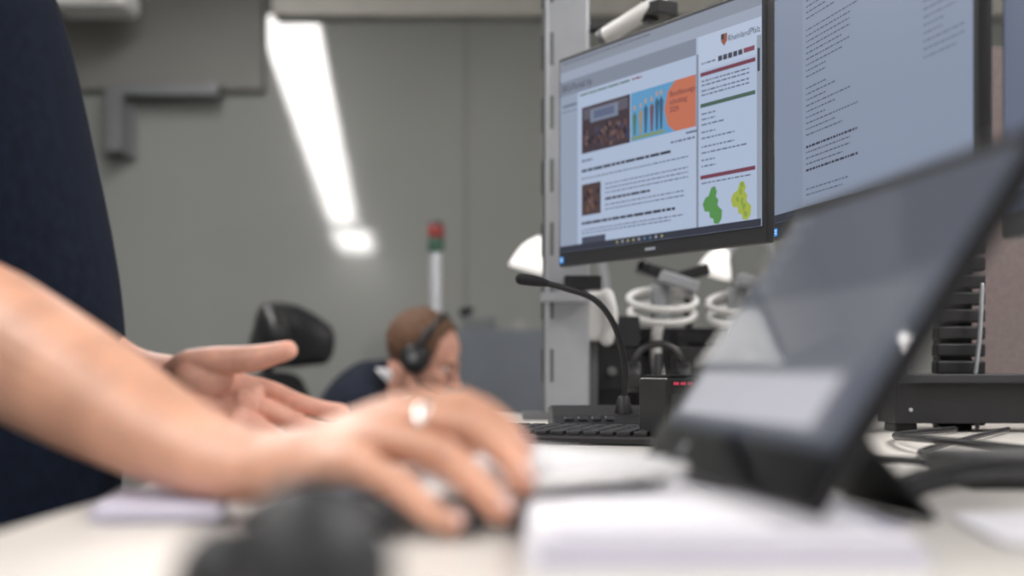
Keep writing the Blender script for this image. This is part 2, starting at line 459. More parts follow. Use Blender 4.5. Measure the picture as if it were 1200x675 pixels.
g = group('black_audio_rack_unit')
box('case', (0.72, 1.98, DZ+0.045), (0.42, 0.10, 0.066), M_black, g)
box('front_lip', (0.72, 1.92, DZ+0.072), (0.44, 0.02, 0.012), M_dark, g)
for x in (0.53, 0.90):
    cyl('screw', (x, 1.931, DZ+0.03), (x, 1.926, DZ+0.03), 0.0028, M_alu, g)
    box('foot', (x, 1.98, DZ+0.006), (0.03, 0.06, 0.012), M_black, g)

g = group('swivel_task_lamp')
cyl('tube_head', (0.150, 2.31, 1.565), (0.235, 2.24, 1.605), 0.014, M_white, g)
cyl('end_cap', (0.142, 2.317, 1.561), (0.150, 2.31, 1.565), 0.0145, M_alud, g)
cyl('joint', (0.215, 2.262, 1.575), (0.215, 2.262, 1.62), 0.013, M_black, g)
box('joint_block', (0.23, 2.25, 1.592), (0.04, 0.04, 0.022), M_black, g, rot=(0, 0, 0.6))
tube('stem', [(0.215, 2.262, 1.58), (0.20, 2.33, 1.60), (0.15, 2.40, 1.60), (0.12, 2.42, 1.60)], 0.007, M_black, g)

# ------------------------------------------------------------------ gooseneck mic
g = group('gooseneck_microphone')
neck = [(0.045, 1.95, 1.150), (0.0746, 1.95, 1.142), (0.112, 1.95, 1.127), (0.138, 1.95, 1.092), (0.152, 1.95, 1.037), (0.150, 1.95, 0.985)]
tube('neck', neck, 0.0042, M_black, g, sub=8)
tube('capsule', [(0.012, 1.95, 1.1555), (0.028, 1.95, 1.1535), (0.046, 1.95, 1.150)], [0.0078, 0.0078, 0.005], M_rub, g)
vs = []
pr = [(1.89, 0.951), (1.89, 0.962), (1.93, 0.973), (2.02, 0.985), (2.02, 0.951)]
for x in (0.050, 0.185):
    for y, z in pr: vs.append((x, y, z))
fs = [(0, 1, 2, 3, 4), (9, 8, 7, 6, 5)]+[(i, (i+1) % 5, (i+1) % 5+5, i+5) for i in range(5)]
bevel(obj('base', vs, fs, M_black, g, smooth=False), 0.006)
cyl('collar', (0.150, 1.95, 0.972), (0.150, 1.95, 0.998), [0.014, 0.007], M_black, g)
for i in range(4): box('key', (0.075+i*0.018, 1.912, 0.9695), (0.012, 0.014, 0.004), M_dark, g, rot=(0.27, 0, 0))

g = group('desk_intercom')
M = Matrix.Translation((0.176, 1.60, 0)) @ Matrix.Rotation(0.25, 4, 'Z')
box('body', (0, 0, 0.988), (0.045, 0.09, 0.074), M_black, g, M, 0.003)
box('top_panel', (0, 0, 1.0265), (0.038, 0.08, 0.003), M_blackg, g, M, 0.0005)
for i in range(4): box('display_segment', (-0.012+i*0.008, -0.046, 1.0190), (0.0055, 0.002, 0.0030), M_led, g, M, 0)
box('face', (0, -0.0455, 0.990), (0.036, 0.002, 0.036), M_dark, g, M, 0)
for i in range(3): cyl('knob', (-0.012+i*0.012, -0.045, 0.985), (-0.012+i*0.012, -0.052, 0.985), 0.004, M_alud, g, M)

g = group('computer_keyboard')
M = Matrix.Translation((0.025, 1.70, DZ)) @ Matrix.Rotation(-0.35, 4, 'Z') @ Matrix.Rotation(0.03, 4, 'X')
box('case', (0, 0, 0.0075), (0.33, 0.135, 0.010), M_black, g, M, 0.003)
gs = []
for r in range(5):
    for c in range(16): gs.append(gbox((-0.146+c*0.0194, -0.05+r*0.024, 0.0145), (0.016, 0.018, 0.006)))
vs, fs = join_g(gs); bevel(obj('keys', vs, fs, M_dark, g, M, False), 0.0015, 2)

# ------------------------------------------------------------------ clutter behind screens
g = group('radio_console')
box('cabinet', (0.175, 2.60, 1.01), (0.11, 0.11, 0.12), M_black, g)
box('upper_unit', (0.180, 2.60, 1.10), (0.09, 0.10, 0.055), M_dark, g)
for i in range(3): cyl('knob', (0.14+i*0.035, 2.546, 1.03), (0.14+i*0.035, 2.53, 1.03), 0.008, M_alud, g)
box('display', (0.175, 2.543, 0.985), (0.09, 0.004, 0.03), M_blackg, g)
g = group('equipment_cabinet')
box('case', (0.36, 2.705, 1.03), (0.40, 0.06, 0.16), M_black, g)
for i in range(3):
    box('module_front', (0.23+i*0.13, 2.672, 1.035), (0.115, 0.006, 0.13), M_dark, g)
    box('module_display', (0.23+i*0.13, 2.668, 1.07), (0.07, 0.003, 0.025), M_blackg, g, bev=0)
    for j in range(4): cyl('module_knob', (0.195+i*0.13+j*0.023, 2.670, 1.01), (0.195+i*0.13+j*0.023, 2.658, 1.01), 0.006, M_alud, g)
g = group('desk_telephone')
box('body', (0.138, 2.50, 1.125), (0.055, 0.035, 0.085), M_white, g, bev=0.006)
tube('handset', [(0.162, 2.475, 1.160), (0.172, 2.46, 1.125), (0.162, 2.475, 1.085)], [0.012, 0.008, 0.012], M_white, g)
box('stand', (0.138, 2.512, 1.02), (0.02, 0.012, 0.14), M_alud, g)

def loop_arm(cx, y, cz, R, rot):
    g = group('articulated_arm_bracket')
    ax = (Matrix.Rotation(rot, 3, 'Z') @ Matrix.Rotation(0.45, 3, 'X'))
    for dz, rr in ((0.012, R), (-0.012, R*0.97)):
        vs, fs = torus_g((cx, y, cz+dz), rr, 0.006, ax, (1, 0.75)); obj('handle_loop', vs, fs, M_white, g)
    cyl('hub', (cx, y+R*0.6, cz-0.03), (cx, y+R*0.6, cz+0.04), 0.018, M_alu, g)
    tube('lower_arm', [(cx, y+R*0.6, cz-0.02), (cx-0.01, y+R*0.4, cz-0.08), (cx+0.005, y+R*0.2, DZ+0.02)], 0.010, M_white, g)
    cyl('foot_disc', (cx+0.005, y+R*0.2, DZ), (cx+0.005, y+R*0.2, DZ+0.02), 0.026, M_dark, g)
    box('block', (cx+0.03, y+0.01, cz+0.045), (0.07, 0.04, 0.02), M_alu, g, rot=(0, 0.3, 0))
loop_arm(0.268, 2.585, 1.146, 0.060, 0.1)
loop_arm(0.405, 2.57, 1.140, 0.058, -0.2)
g = group('cctv_camera_pair')
for x, z, a in ((0.27, 1.215, 0.3), (0.33, 1.21, -0.3)):
    M = Matrix.Translation((x, 2.71, z)) @ Matrix.Rotation(a, 4, 'Y')
    box('body', (0, 0, 0), (0.075, 0.05, 0.022), M_black, g, M, 0.004)
    cyl('lens', (-0.03, -0.025, 0), (-0.03, -0.04, 0), 0.011, M_blackg, g, M)
cyl('pole', (0.33, 2.71, 1.11), (0.33, 2.71, 1.21), 0.008, M_dark, g)
cyl('crossbar', (0.27, 2.71, 1.20), (0.33, 2.71, 1.20), 0.006, M_dark, g)
g = group('storage_box_stack')
box('lower_box', (0.33, 2.41, 0.99), (0.13, 0.11, 0.08), M_dark, g)
box('upper_box', (0.32, 2.41, 1.05), (0.10, 0.09, 0.04), M_black, g)
box('label', (0.33, 2.353, 1.0), (0.05, 0.003, 0.03), M_paper, g)
g = group('headset_charging_stand')
cyl('foot', (0.235, 2.33, DZ), (0.235, 2.33, DZ+0.015), 0.035, M_black, g)
cyl('stem', (0.235, 2.33, DZ+0.015), (0.235, 2.33, 1.06), 0.007, M_dark, g)
vs, fs = torus_g((0.235, 2.33, 1.03), 0.045, 0.006, Matrix.Rotation(math.pi/2, 3, 'X'), (0.9, 1), 0, 180); obj('headband', vs, fs, M_black, g)
for s in (-1, 1): cyl('ear_cup', (0.235+s*0.030, 2.33, 1.022), (0.235+s*0.050, 2.33, 1.022), 0.024, M_black, g)

def glint_lamp(x, y, z, k=1.0):  # made-up lamp, its glowing shade stands in for a reflection in glass
    g = group('reflection_stand_in')
    vs, fs = loft_g([(x+0.030, y, z+0.040*k), (x+0.012, y, z+0.01), (x, y, z-0.030*k)], [0.014*k, 0.036*k, 0.052*k], 24, 3, (1, 0, 0), 'flat')
    obj('glint_shade', vs, fs, M_light2, g)
    tube('arm', [(x+0.035, y, z+0.040*k), (x+0.10, y+0.02, z+0.08), (x+0.17, y+0.05, z-0.05), (x+0.17, y+0.05, 0.78)], 0.009, M_alu, g, sub=6)
    cyl('base', (x+0.17, y+0.05, 0.745), (x+0.17, y+0.05, 0.775), 0.07, M_alu, g)
glint_lamp(0.042, 3.25, 1.285); glint_lamp(0.465, 3.35, 1.275, 0.8)

# ------------------------------------------------------------------ rear workplace
g = group('office_desk')
box('desk_top', (0.66, 3.85, 0.73), (1.68, 1.6, 0.03), M_desk, g)
for x in (-0.11, 1.4):
    for y in (3.2, 4.5): box('leg', (x, y, 0.3575), (0.06, 0.06, 0.715), M_alud, g)
g = group('storage_cabinet')
box('carcass', (0.13, 5.25, 0.585), (0.64, 0.45, 1.17), M_cab, g, bev=0.004)
for i, x in enumerate((-0.03, 0.29)):
    box('door_leaf', (x, 5.02, 0.60), (0.31, 0.015, 1.10), M_cab, g)
    box('handle', (x+(0.12 if i == 0 else -0.12), 5.005, 0.70), (0.012, 0.02, 0.12), M_alu, g)
g = group('desktop_telephone')
box('base', (-0.12, 5.22, 1.195), (0.12, 0.16, 0.05), M_alud, g, bev=0.008)
tube('handset', [(-0.17, 5.16, 1.235), (-0.15, 5.22, 1.245), (-0.17, 5.28, 1.235)], [0.02, 0.014, 0.02], M_black, g)
g = group('signal_tower_light')
cyl('pole', (-0.241, 4.60, 0.0), (-0.241, 4.60, 1.405), 0.020, M_alu, g)
cyl('foot', (-0.241, 4.60, 0.0), (-0.241, 4.60, 0.02), 0.10, M_alud, g)
cyl('green_module', (-0.241, 4.60, 1.405), (-0.241, 4.60, 1.448), 0.026, M_green, g)
cyl('red_module', (-0.241, 4.60, 1.450), (-0.241, 4.60, 1.490), 0.026, M_red, g)
cyl('cap', (-0.241, 4.60, 1.490), (-0.241, 4.60, 1.502), [0.026, 0.016], M_dark, g)

# office chair
g = group('office_chair')
M = Matrix.Translation((-0.41, 4.20, 0)) @ Matrix.Rotation(-0.30, 4, 'Z')
for i in range(5):
    a = 2*math.pi*i/5
    tube('base_spoke', [(0.03*math.cos(a), 0.03*math.sin(a), 0.12), (0.30*math.cos(a), 0.30*math.sin(a), 0.075)], [0.022, 0.014], M_black, g, M, sub=1)
    cyl('caster', (0.30*math.cos(a)-0.018*math.sin(a), 0.30*math.sin(a)+0.018*math.cos(a), 0.03), (0.30*math.cos(a)+0.018*math.sin(a), 0.30*math.sin(a)-0.018*math.cos(a), 0.03), 0.03, M_black, g, M)
cyl('gas_lift', (0, 0, 0.1), (0, 0, 0.46), 0.025, M_alud, g, M)
box('seat', (0.02, 0, 0.47), (0.48, 0.48, 0.08), M_rub, g, M, 0.03)
fused('backrest', [loft_g([(-0.26, 0, 0.56), (-0.29, 0, 0.75), (-0.29, 0, 0.92), (-0.30, 0, 1.00)], [(0.19, 0.03), (0.22, 0.035), (0.21, 0.035), (0.17, 0.03)], 24, 5, (0, 1, 0))], M_rub, g, M, 0.012, 4)
fused('headrest', [loft_g([(-0.22, -0.16, 1.11), (-0.27, -0.09, 1.13), (-0.29, 0, 1.135), (-0.27, 0.09, 1.13), (-0.22, 0.16, 1.11)], [(0.035, 0.07), (0.05, 0.095), (0.055, 0.10), (0.05, 0.095), (0.035, 0.07)], 20, 5, (1, 0, 0)),
                   loft_g([(-0.29, -0.02, 1.15), (-0.36, 0.05, 1.12), (-0.41, 0.10, 1.07)], [0.065, 0.05, 0.035], 16, 4)], M_black, g, M, 0.008, 4)
tube('head_stem', [(-0.29, 0, 0.95), (-0.33, 0, 1.03), (-0.31, 0, 1.12)], 0.018, M_black, g, M)
tube('back_spine', [(-0.05, 0, 0.44), (-0.27, 0, 0.46), (-0.34, 0, 0.62), (-0.33, 0, 0.80)], 0.02, M_black, g, M)
for s in (-1, 1):
    tube('arm_support', [(0, s*0.22, 0.46), (0, s*0.30, 0.50), (0, s*0.30, 0.69)], 0.016, M_black, g, M)
    box('arm_pad', (-0.02, s*0.30, 0.705), (0.25, 0.07, 0.03), M_black, g, M, 0.012)

# ------------------------------------------------------------------ people
def head_parts(g, M, hair, skin, lim=0.045, top=0.085, disp=0.010):
    gs = [ell_g((-0.012, 0, 0.03), (0.097, 0.076, 0.085)), ell_g((0.03, 0, -0.03), (0.060, 0.060, 0.083)),
          ell_g((0.05, 0, -0.085), (0.038, 0.038, 0.026)), ell_g((0.02, 0, -0.07), (0.055, 0.055, 0.035)),
          loft_g([(0.086, 0, 0.015), (0.100, 0, -0.005), (0.114, 0, -0.026)], [0.008, 0.009, 0.012], 12, 3),
          ell_g((0.100, 0, -0.03), (0.014, 0.017, 0.008)),
          ell_g((0.080, 0, 0.024), (0.014, 0.046, 0.010)),
          ell_g((0.060, 0.034, -0.022), (0.024, 0.020, 0.020)), ell_g((0.060, -0.034, -0.022), (0.024, 0.020, 0.020)),
          ell_g((0.085, 0, -0.052), (0.012, 0.024, 0.006)), ell_g((0.083, 0, -0.064), (0.012, 0.020, 0.006)),
          ell_g((0.075, 0, -0.090), (0.018, 0.020, 0.014))]
    for s in (-1, 1):
        gs.append(ell_g((-0.005, s*0.078, -0.008), (0.020, 0.008, 0.032)))
        gs.append(ell_g((0.0, s*0.080, -0.025), (0.010, 0.006, 0.012)))
    gs.append(loft_g([(-0.025, 0, -0.04), (-0.045, 0, -0.13), (-0.06, 0, -0.17)], [0.052, 0.054, 0.058], 18, 3))
    fused('head', gs, skin, g, M, 0.003, 2)
    for s in (-1, 1):
        vs, fs = ell_g((0.0765, s*0.031, 0.004), (0.012, 0.013, 0.008)); obj('eye', vs, fs, M_eye, g, M)
        vs, fs = ell_g((0.0855, s*0.031, 0.003), (0.004, 0.005, 0.005)); obj('iris', vs, fs, M_iris, g, M)
        tube('eyelid', [(0.083, s*0.019, 0.006), (0.089, s*0.031, 0.009), (0.080, s*0.044, 0.006)], [0.003, 0.004, 0.003], skin, g, M)
        tube('eyebrow', [(0.090, s*0.016, 0.024), (0.087, s*0.032, 0.029), (0.074, s*0.048, 0.024)], [0.003, 0.0035, 0.002], hair, g, M)
    tube('mouth', [(0.080, -0.023, -0.058), (0.0965, 0, -0.0575), (0.080, 0.023, -0.058)], [0.002, 0.0028, 0.002], M_lip, g, M)
    vs, fs = ell_g((-0.018, 0, 0.036), (0.103, 0.085, 0.091), nu=56, nv=40)
    keep = []
    for f in fs:
        c = sum((V(vs[i]) for i in f), V())/len(f)
        ok = (c.x < -0.02 and c.z > -0.055) or (c.x < lim and c.z > 0.02) or c.z > top or (c.x < 0.018 and c.z > -0.015 and abs(c.y) > 0.05)
        if ok: keep.append(f)
    o = obj('hair', vs, keep, hair, g, M)
    so = o.modifiers.new('thick', 'SOLIDIFY'); so.thickness = 0.014; so.offset = -1
    t = bpy.data.textures.new('hair_noise', 'CLOUDS'); t.noise_scale = 0.018
    d = o.modifiers.new('strands', 'DISPLACE'); d.texture = t; d.strength = disp; d.texture_coords = 'LOCAL'

def nail(g, p, n, d, w=0.0055, l=0.0065):
    n = V(n).normalized(); d = V(d); d = (d-n*d.dot(n)).normalized(); s = n.cross(d)
    R = Matrix((d, s, n)).transposed()
    vs, fs = ell_g((0, 0, 0), (l, w, 0.0018), nu=16, nv=8)
    obj('fingernail', [tuple(R @ V(v)+V(p)) for v in vs], fs, M_nail, g)

g = group('standing_man')
W = (-0.147, 0.833, 0.979)
FR = [0.0135, 0.0110, 0.0094, 0.0084, 0.0070]
def fing(wr, pts, k=1.0):
    return loft_g([wr]+pts, [0.0130*k]+[r*k for r in FR[1:]], 16, 6, (0, 0.3, 1))
idx = [(-0.068, 0.805, 1.009), (-0.028, 0.790, 1.014), (-0.005, 0.777, 1.003), (0.004, 0.768, 0.990)]
mid = [(-0.064, 0.784, 1.005), (-0.022, 0.764, 1.003), (0.000, 0.748, 0.989), (0.005, 0.737, 0.977)]
rng = [(-0.071, 0.764, 0.996), (-0.036, 0.742, 0.990), (-0.016, 0.727, 0.975), (-0.006, 0.719, 0.964)]
pky = [(-0.083, 0.747, 0.984), (-0.058, 0.726, 0.977), (-0.042, 0.714, 0.965), (-0.030, 0.707, 0.959)]
thb = [(-0.112, 0.838, 0.984), (-0.078, 0.842, 0.988), (-0.048, 0.836, 0.993), (-0.024, 0.826, 0.993)]
gs = [fing((-0.130, 0.834, 0.983), idx), fing((-0.130, 0.824, 0.983), mid, 1.02), fing((-0.130, 0.815, 0.980), rng, 0.98), fing((-0.128, 0.806, 0.975), pky, 0.86),
      loft_g([(-0.135, 0.833, 0.979)]+thb, [0.015, 0.016, 0.0125, 0.0110, 0.0085], 16, 6),
      loft_g([W, (-0.115, 0.812, 0.985), (-0.090, 0.788, 0.992), (-0.072, 0.777, 0.997)], [(0.026, 0.018), (0.032, 0.016), (0.038, 0.0145), (0.034, 0.011)], 24, 5, (0.25, 0.80, 0.30)),
      loft_g([W, (-0.172, 0.848, 0.982), (-0.206, 0.875, 0.992), (-0.270, 0.920, 1.020), (-0.346, 0.975, 1.053), (-0.405, 1.01, 1.083), (-0.445, 1.05, 1.15), (-0.475, 1.10, 1.25), (-0.49, 1.13, 1.34)],
             [(0.027, 0.020), (0.028, 0.0215), (0.032, 0.027), (0.041, 0.039), (0.047, 0.048), (0.047, 0.050), (0.048, 0.052), (0.052, 0.055), (0.055, 0.06)], 24, 6, (0.2, 0.7, 0.35))]
for k_ in (idx, mid, rng, pky):
    a_, b_ = V(k_[0]), V(k_[1])
    gs.append(ell_g(tuple(a_+V((0.004, -0.001, 0.002))), (0.011, 0.011, 0.0105)))
    gs.append(ell_g(tuple(b_+V((0.001, -0.001, 0.0012))), (0.0095, 0.0095, 0.0092) if k_ is not pky else (0.008, 0.008, 0.008)))
fused('right_arm_and_hand', gs, M_skin, g, I4, 0.0016, 3)
nail(g, (0.0085, 0.7640, 0.9965), (0.75, -0.2, 0.6), (0.5, -0.3, -0.8))
nail(g, (0.0085, 0.7325, 0.983), (0.7, -0.3, 0.6), (0.5, -0.4, -0.8))
nail(g, (-0.0025, 0.7155, 0.969), (0.6, -0.4, 0.7), (0.7, -0.3, -0.5))
nail(g, (-0.0265, 0.7035, 0.9635), (0.4, -0.4, 0.8), (0.8, -0.4, -0.3), 0.0045, 0.005)
p0 = V(mid[0]); p1 = V(mid[1]); c = p0.lerp(p1, 0.45)+V((0, 0, 0.0005)); t = (p1-p0).normalized()
q = t.to_track_quat('Z', 'Y').to_matrix()
vs, fs = torus_g((0, 0, 0), 0.0112, 0.0017, None)
obj('wedding_ring', [tuple(q @ V((v[0], v[1], v[2]*2.2))+c) for v in vs], fs, M_silver, g)

FR2 = [0.0125, 0.0098, 0.0088, 0.0080, 0.0066]
def fing2(wr, pts, k=1.0): return loft_g([wr]+pts, [0.014*k]+[r*k for r in FR2[1:]], 16, 6, (0, 1, 0.3))
idx = [(-0.226, 1.308, 1.017), (-0.192, 1.296, 1.005), (-0.168, 1.286, 0.999), (-0.150, 1.276, 0.998)]
mid = [(-0.228, 1.295, 1.001), (-0.188, 1.280, 0.986), (-0.162, 1.268, 0.981), (-0.143, 1.256, 0.981)]
rng = [(-0.235, 1.280, 0.989), (-0.197, 1.264, 0.971), (-0.172, 1.250, 0.966), (-0.154, 1.238, 0.966)]
pky = [(-0.247, 1.264, 0.980), (-0.219, 1.249, 0.965), (-0.199, 1.238, 0.960), (-0.184, 1.228, 0.960)]
thb = [(-0.288, 1.292, 1.034), (-0.262, 1.276, 1.041), (-0.224, 1.262, 1.044), (-0.194, 1.256, 1.051)]
gs = [fing2((-0.292, 1.314, 1.026), idx), fing2((-0.292, 1.308, 1.019), mid, 1.02), fing2((-0.294, 1.300, 1.012), rng, 0.98), fing2((-0.296, 1.290, 1.006), pky, 0.86),
      loft_g([(-0.305, 1.305, 1.024)]+thb, [0.015, 0.0175, 0.0138, 0.0116, 0.0086], 16, 6),
      loft_g([(-0.318, 1.312, 1.022), (-0.285, 1.300, 1.015), (-0.255, 1.290, 1.002), (-0.236, 1.286, 0.997)], [(0.026, 0.019), (0.033, 0.017), (0.037, 0.013), (0.032, 0.010)], 24, 5, (-0.1, 0.55, 0.7)),
      ell_g((-0.272, 1.276, 1.026), (0.028, 0.012, 0.017)),
      ell_g((-0.280, 1.276, 1.000), (0.026, 0.013, 0.014)),
      ell_g((-0.238, 1.285, 1.004), (0.010, 0.010, 0.012)), ell_g((-0.240, 1.273, 0.990), (0.010, 0.010, 0.011)),
      loft_g([(-0.310, 1.311, 1.022), (-0.36, 1.34, 1.032), (-0.44, 1.40, 1.066), (-0.53, 1.46, 1.10), (-0.56, 1.50, 1.16), (-0.55, 1.52, 1.28), (-0.54, 1.52, 1.36)],
             [(0.027, 0.020), (0.028, 0.023), (0.040, 0.036), (0.044, 0.044), (0.046, 0.046), (0.05, 0.05), (0.055, 0.055)], 24, 5, (0, 0.55, 0.7))]
fused('left_arm_and_hand', gs, M_skin2, g, I4, 0.0015, 2)
cy = 1.33
tor = loft_g([(-0.49, cy, 0.90), (-0.487, cy, 1.0), (-0.494, cy, 1.10), (-0.518, cy, 1.25), (-0.538, cy, 1.36), (-0.550, cy, 1.43), (-0.55, cy, 1.47)],
             [(0.122, 0.165), (0.126, 0.17), (0.128, 0.175), (0.121, 0.185), (0.112, 0.195), (0.092, 0.175), (0.06, 0.08)], 36, 6, (1, 0, 0), 'flat')
slv_r = loft_g([(-0.53, 1.20, 1.38), (-0.50, 1.14, 1.35), (-0.485, 1.11, 1.25), (-0.475, 1.10, 1.21)], [0.075, 0.073, 0.064, 0.064], 24, 4, (1, 0, 0), 'flat')
slv_l = loft_g([(-0.54, 1.46, 1.38), (-0.545, 1.52, 1.35), (-0.55, 1.53, 1.25), (-0.555, 1.52, 1.20)], [0.075, 0.075, 0.066, 0.066], 24, 4, (1, 0, 0), 'flat')
col = loft_g([(-0.54, cy, 1.45), (-0.535, cy, 1.49)], [0.075, 0.066], 24, 2, (1, 0, 0), 'flat')
fused('polo_shirt', [tor, slv_r, slv_l, col], M_navy, g, I4, 0.008, 3)
hip = loft_g([(-0.485, cy, 0.82), (-0.49, cy, 0.88), (-0.49, cy, 0.94)], [(0.12, 0.165), (0.12, 0.165), (0.115, 0.16)], 30, 3, (1, 0, 0))
legs = [loft_g([(-0.49, cy+s*0.085, 0.86), (-0.49, cy+s*0.095, 0.70), (-0.48, cy+s*0.10, 0.48), (-0.50, cy+s*0.105, 0.28), (-0.51, cy+s*0.11, 0.09)], [0.088, 0.083, 0.064, 0.058, 0.05], 24, 5, (1, 0, 0)) for s in (-1, 1)]
fused('trousers', [hip]+legs, M_trs, g, I4, 0.009, 4)
for s in (-1, 1):
    fused('shoe', [loft_g([(-0.55, cy+s*0.11, 0.045), (-0.45, cy+s*0.115, 0.045), (-0.34, cy+s*0.12, 0.03)], [(0.04, 0.044), (0.045, 0.044), (0.035, 0.028)], 20, 5, (0, 1, 0)), ell_g((-0.52, cy+s*0.11, 0.07), (0.05, 0.042, 0.05))], M_foot, g, I4, 0.006, 3)
head_parts(g, Matrix.Translation((-0.495, cy, 1.665)) @ Matrix.Rotation(-0.1, 4, 'Z') @ Matrix.Rotation(0.35, 4, 'Y'), M_hair2, M_skin)

# ---- seated operator with headset
g = group('seated_operator')
HM = Matrix.Translation((-0.250, 4.10, 1.064)) @ Matrix.Rotation(-0.18, 4, 'Z') @ Matrix.Rotation(0.48, 4, 'Y') @ Matrix.Scale(1.07, 4)
head_parts(g, HM, M_hair, M_skin3, lim=0.034, top=0.108, disp=0.016)
vs, fs = torus_g((0, 0, 0), 0.104, 0.008, Matrix.Rotation(math.pi/2, 3, 'X') @ Matrix.Rotation(0, 3, 'Z'), (0.9, 1.18), 0, 180)
vs = [(v[1]*1.0, v[0]*0.98, v[2]+0.005) for v in vs]
obj('headset_band', vs, fs, M_black, g, HM)
for s in (-1, 1):
    cyl('headset_cushion', (-0.002, s*0.078, 0.0), (-0.002, s*0.096, 0.0), 0.040, M_rub, g, HM, bev=0.004)
    cyl('headset_cup', (-0.002, s*0.096, 0.0), (-0.002, s*0.112, 0.0), [0.036, 0.028], M_black, g, HM, bev=0.004)
    cyl('headset_cup_disc', (-0.002, s*0.112, 0.0), (-0.002, s*0.114, 0.0), 0.014, M_alud, g, HM)
    tube('headset_yoke', [(-0.002, s*0.104, 0.01), (-0.002, s*0.106, 0.05), (-0.002, s*0.092, 0.085)], 0.008, M_black, g, HM)
tube('headset_boom', [(0.0, -0.10, -0.02), (0.05, -0.10, -0.055), (0.10, -0.06, -0.065)], 0.003, M_black, g, HM)
y = 4.13
tor = loft_g([(-0.50, y, 0.53), (-0.50, y, 0.65), (-0.475, y, 0.80), (-0.435, y, 0.92), (-0.395, y, 0.985), (-0.36, y, 1.01)], [(0.13, 0.18), (0.13, 0.17), (0.125, 0.19), (0.11, 0.20), (0.085, 0.17), (0.055, 0.07)], 30, 5, (1, 0, 0))
def arm(s):
    return loft_g([(-0.42, y+s*0.17, 0.95), (-0.38, y+s*0.22, 0.88), (-0.30, y+s*0.25, 0.80), (-0.12, y+s*0.21, 0.795), (-0.06, y+s*0.18, 0.79)], [0.062, 0.055, 0.05, 0.04, 0.033], 20, 5, (0, 1, 0), 'flat')
fused('blazer', [tor, arm(-1), arm(1)], M_jack, g, I4, 0.009, 3)
tube('shirt_collar', [(-0.40, y-0.07, 1.020), (-0.345, y-0.068, 1.015), (-0.30, y-0.03, 0.970)], [(0.014, 0.006), (0.017, 0.006), (0.014, 0.006)], M_shirt, g, side=(0, 0, 1))
tube('shirt_front', [(-0.355, y-0.01, 1.010), (-0.315, y-0.01, 0.950), (-0.315, y-0.01, 0.90)], [0.045, 0.03, 0.02], M_shirt, g)
for s in (-1, 1):
    w = V((-0.06, y+s*0.18, 0.79)); gs = [loft_g([tuple(w), tuple(w+V((0.05, -s*0.02, 0))), tuple(w+V((0.09, -s*0.03, -0.005)))], [(0.024, 0.018), (0.036, 0.015), (0.034, 0.012)], 16, 4, (0, 1, 0))]
    for k in range(4):
        o_ = -0.027+k*0.018; b = w+V((0.08, -s*0.03+o_, 0)); L = (0.062, 0.072, 0.068, 0.052)[k]
        gs.append(loft_g([tuple(b), tuple(b+V((L*0.6, o_*0.3, 0.002))), tuple(b+V((L, o_*0.4, -0.018)))], [0.0095, 0.0085, 0.0068], 12, 4))
    gs.append(loft_g([tuple(w+V((0.02, -s*0.03, 0))), tuple(w+V((0.05, -s*0.06, -0.005))), tuple(w+V((0.085, -s*0.072, -0.012)))], [0.014, 0.011, 0.008], 12, 4))
    fused('hand', gs, M_skin3, g, I4, 0.0025, 3)
hl = [loft_g([(-0.50, y+s*0.09, 0.60), (-0.30, y+s*0.11, 0.60), (-0.10, y+s*0.13, 0.58), (-0.05, y+s*0.13, 0.50), (-0.08, y+s*0.13, 0.28), (-0.10, y+s*0.13, 0.09)], [0.095, 0.085, 0.068, 0.062, 0.055, 0.048], 22, 5, (0, 1, 0)) for s in (-1, 1)]
fused('trousers', hl, M_trs, g, I4, 0.01, 4)
for s in (-1, 1):
    fused('shoe', [loft_g([(-0.13, y+s*0.13, 0.045), (-0.03, y+s*0.135, 0.045), (0.08, y+s*0.14, 0.03)], [(0.04, 0.044), (0.045, 0.044), (0.035, 0.028)], 20, 5, (0, 1, 0)), ell_g((-0.11, y+s*0.13, 0.07), (0.05, 0.042, 0.05))], M_foot, g, I4, 0.006, 3)

# ------------------------------------------------------------------ tablet computer leaning back on a kickstand
g = group('tablet_computer')
o0 = V((0.0893, 0.98, 0.9740)); e1 = V((0.101, -0.995, 0)).normalized(); e2 = V((0.109, 0.011, 0.170)); HL = e2.length; e2.normalize()
n = e2.cross(e1); WL = 0.362
ML = Matrix(((e1.x, n.x, e2.x, o0.x), (e1.y, n.y, e2.y, o0.y), (e1.z, n.z, e2.z, o0.z), (0, 0, 0, 1)))
box('body', (WL/2, 0.0045, HL/2), (WL, 0.009, HL), M_tab, g, ML, 0.003)
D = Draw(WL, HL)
D.rect(0.004, 0.006, 0.996, 0.994, (8, 8, 9), 0)
D.rect(0.026, 0.050, 0.974, 0.865, (94, 99, 110), 1)
D.rect(0.026, 0.838, 0.974, 0.865, (60, 65, 74), 2)
D.rect(0.07, 0.66, 0.84, 0.81, (204, 203, 212), 3)  # bright reflection painted into the screen colours as a light panel
D.rect(0.035, 0.40, 0.90, 0.64, (114, 117, 126), 2)
D.rect(0.045, 0.62, 0.88, 0.83, (124, 126, 135), 2)
D.poly([(0.55, 0.055), (0.97, 0.055), (0.97, 0.36), (0.80, 0.36)], (82, 87, 99), 2)  # darker wedge: diagonal edge of a reflection painted into the screen
for r in range(5):
    for c in range(3):
        D.rect(0.04+c*0.045, 0.075+r*0.062, 0.056+c*0.045, 0.10+r*0.062, random.choice([(140, 146, 158), (126, 132, 148), (156, 158, 166)]), 3)
        D.rect(0.036+c*0.045, 0.113+r*0.062, 0.062+c*0.045, 0.117+r*0.062, (130, 134, 145), 3)
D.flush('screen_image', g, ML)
mg = bpy.data.materials.new('cover_glass'); mg.use_nodes = True
nt = mg.node_tree; nt.nodes.clear()
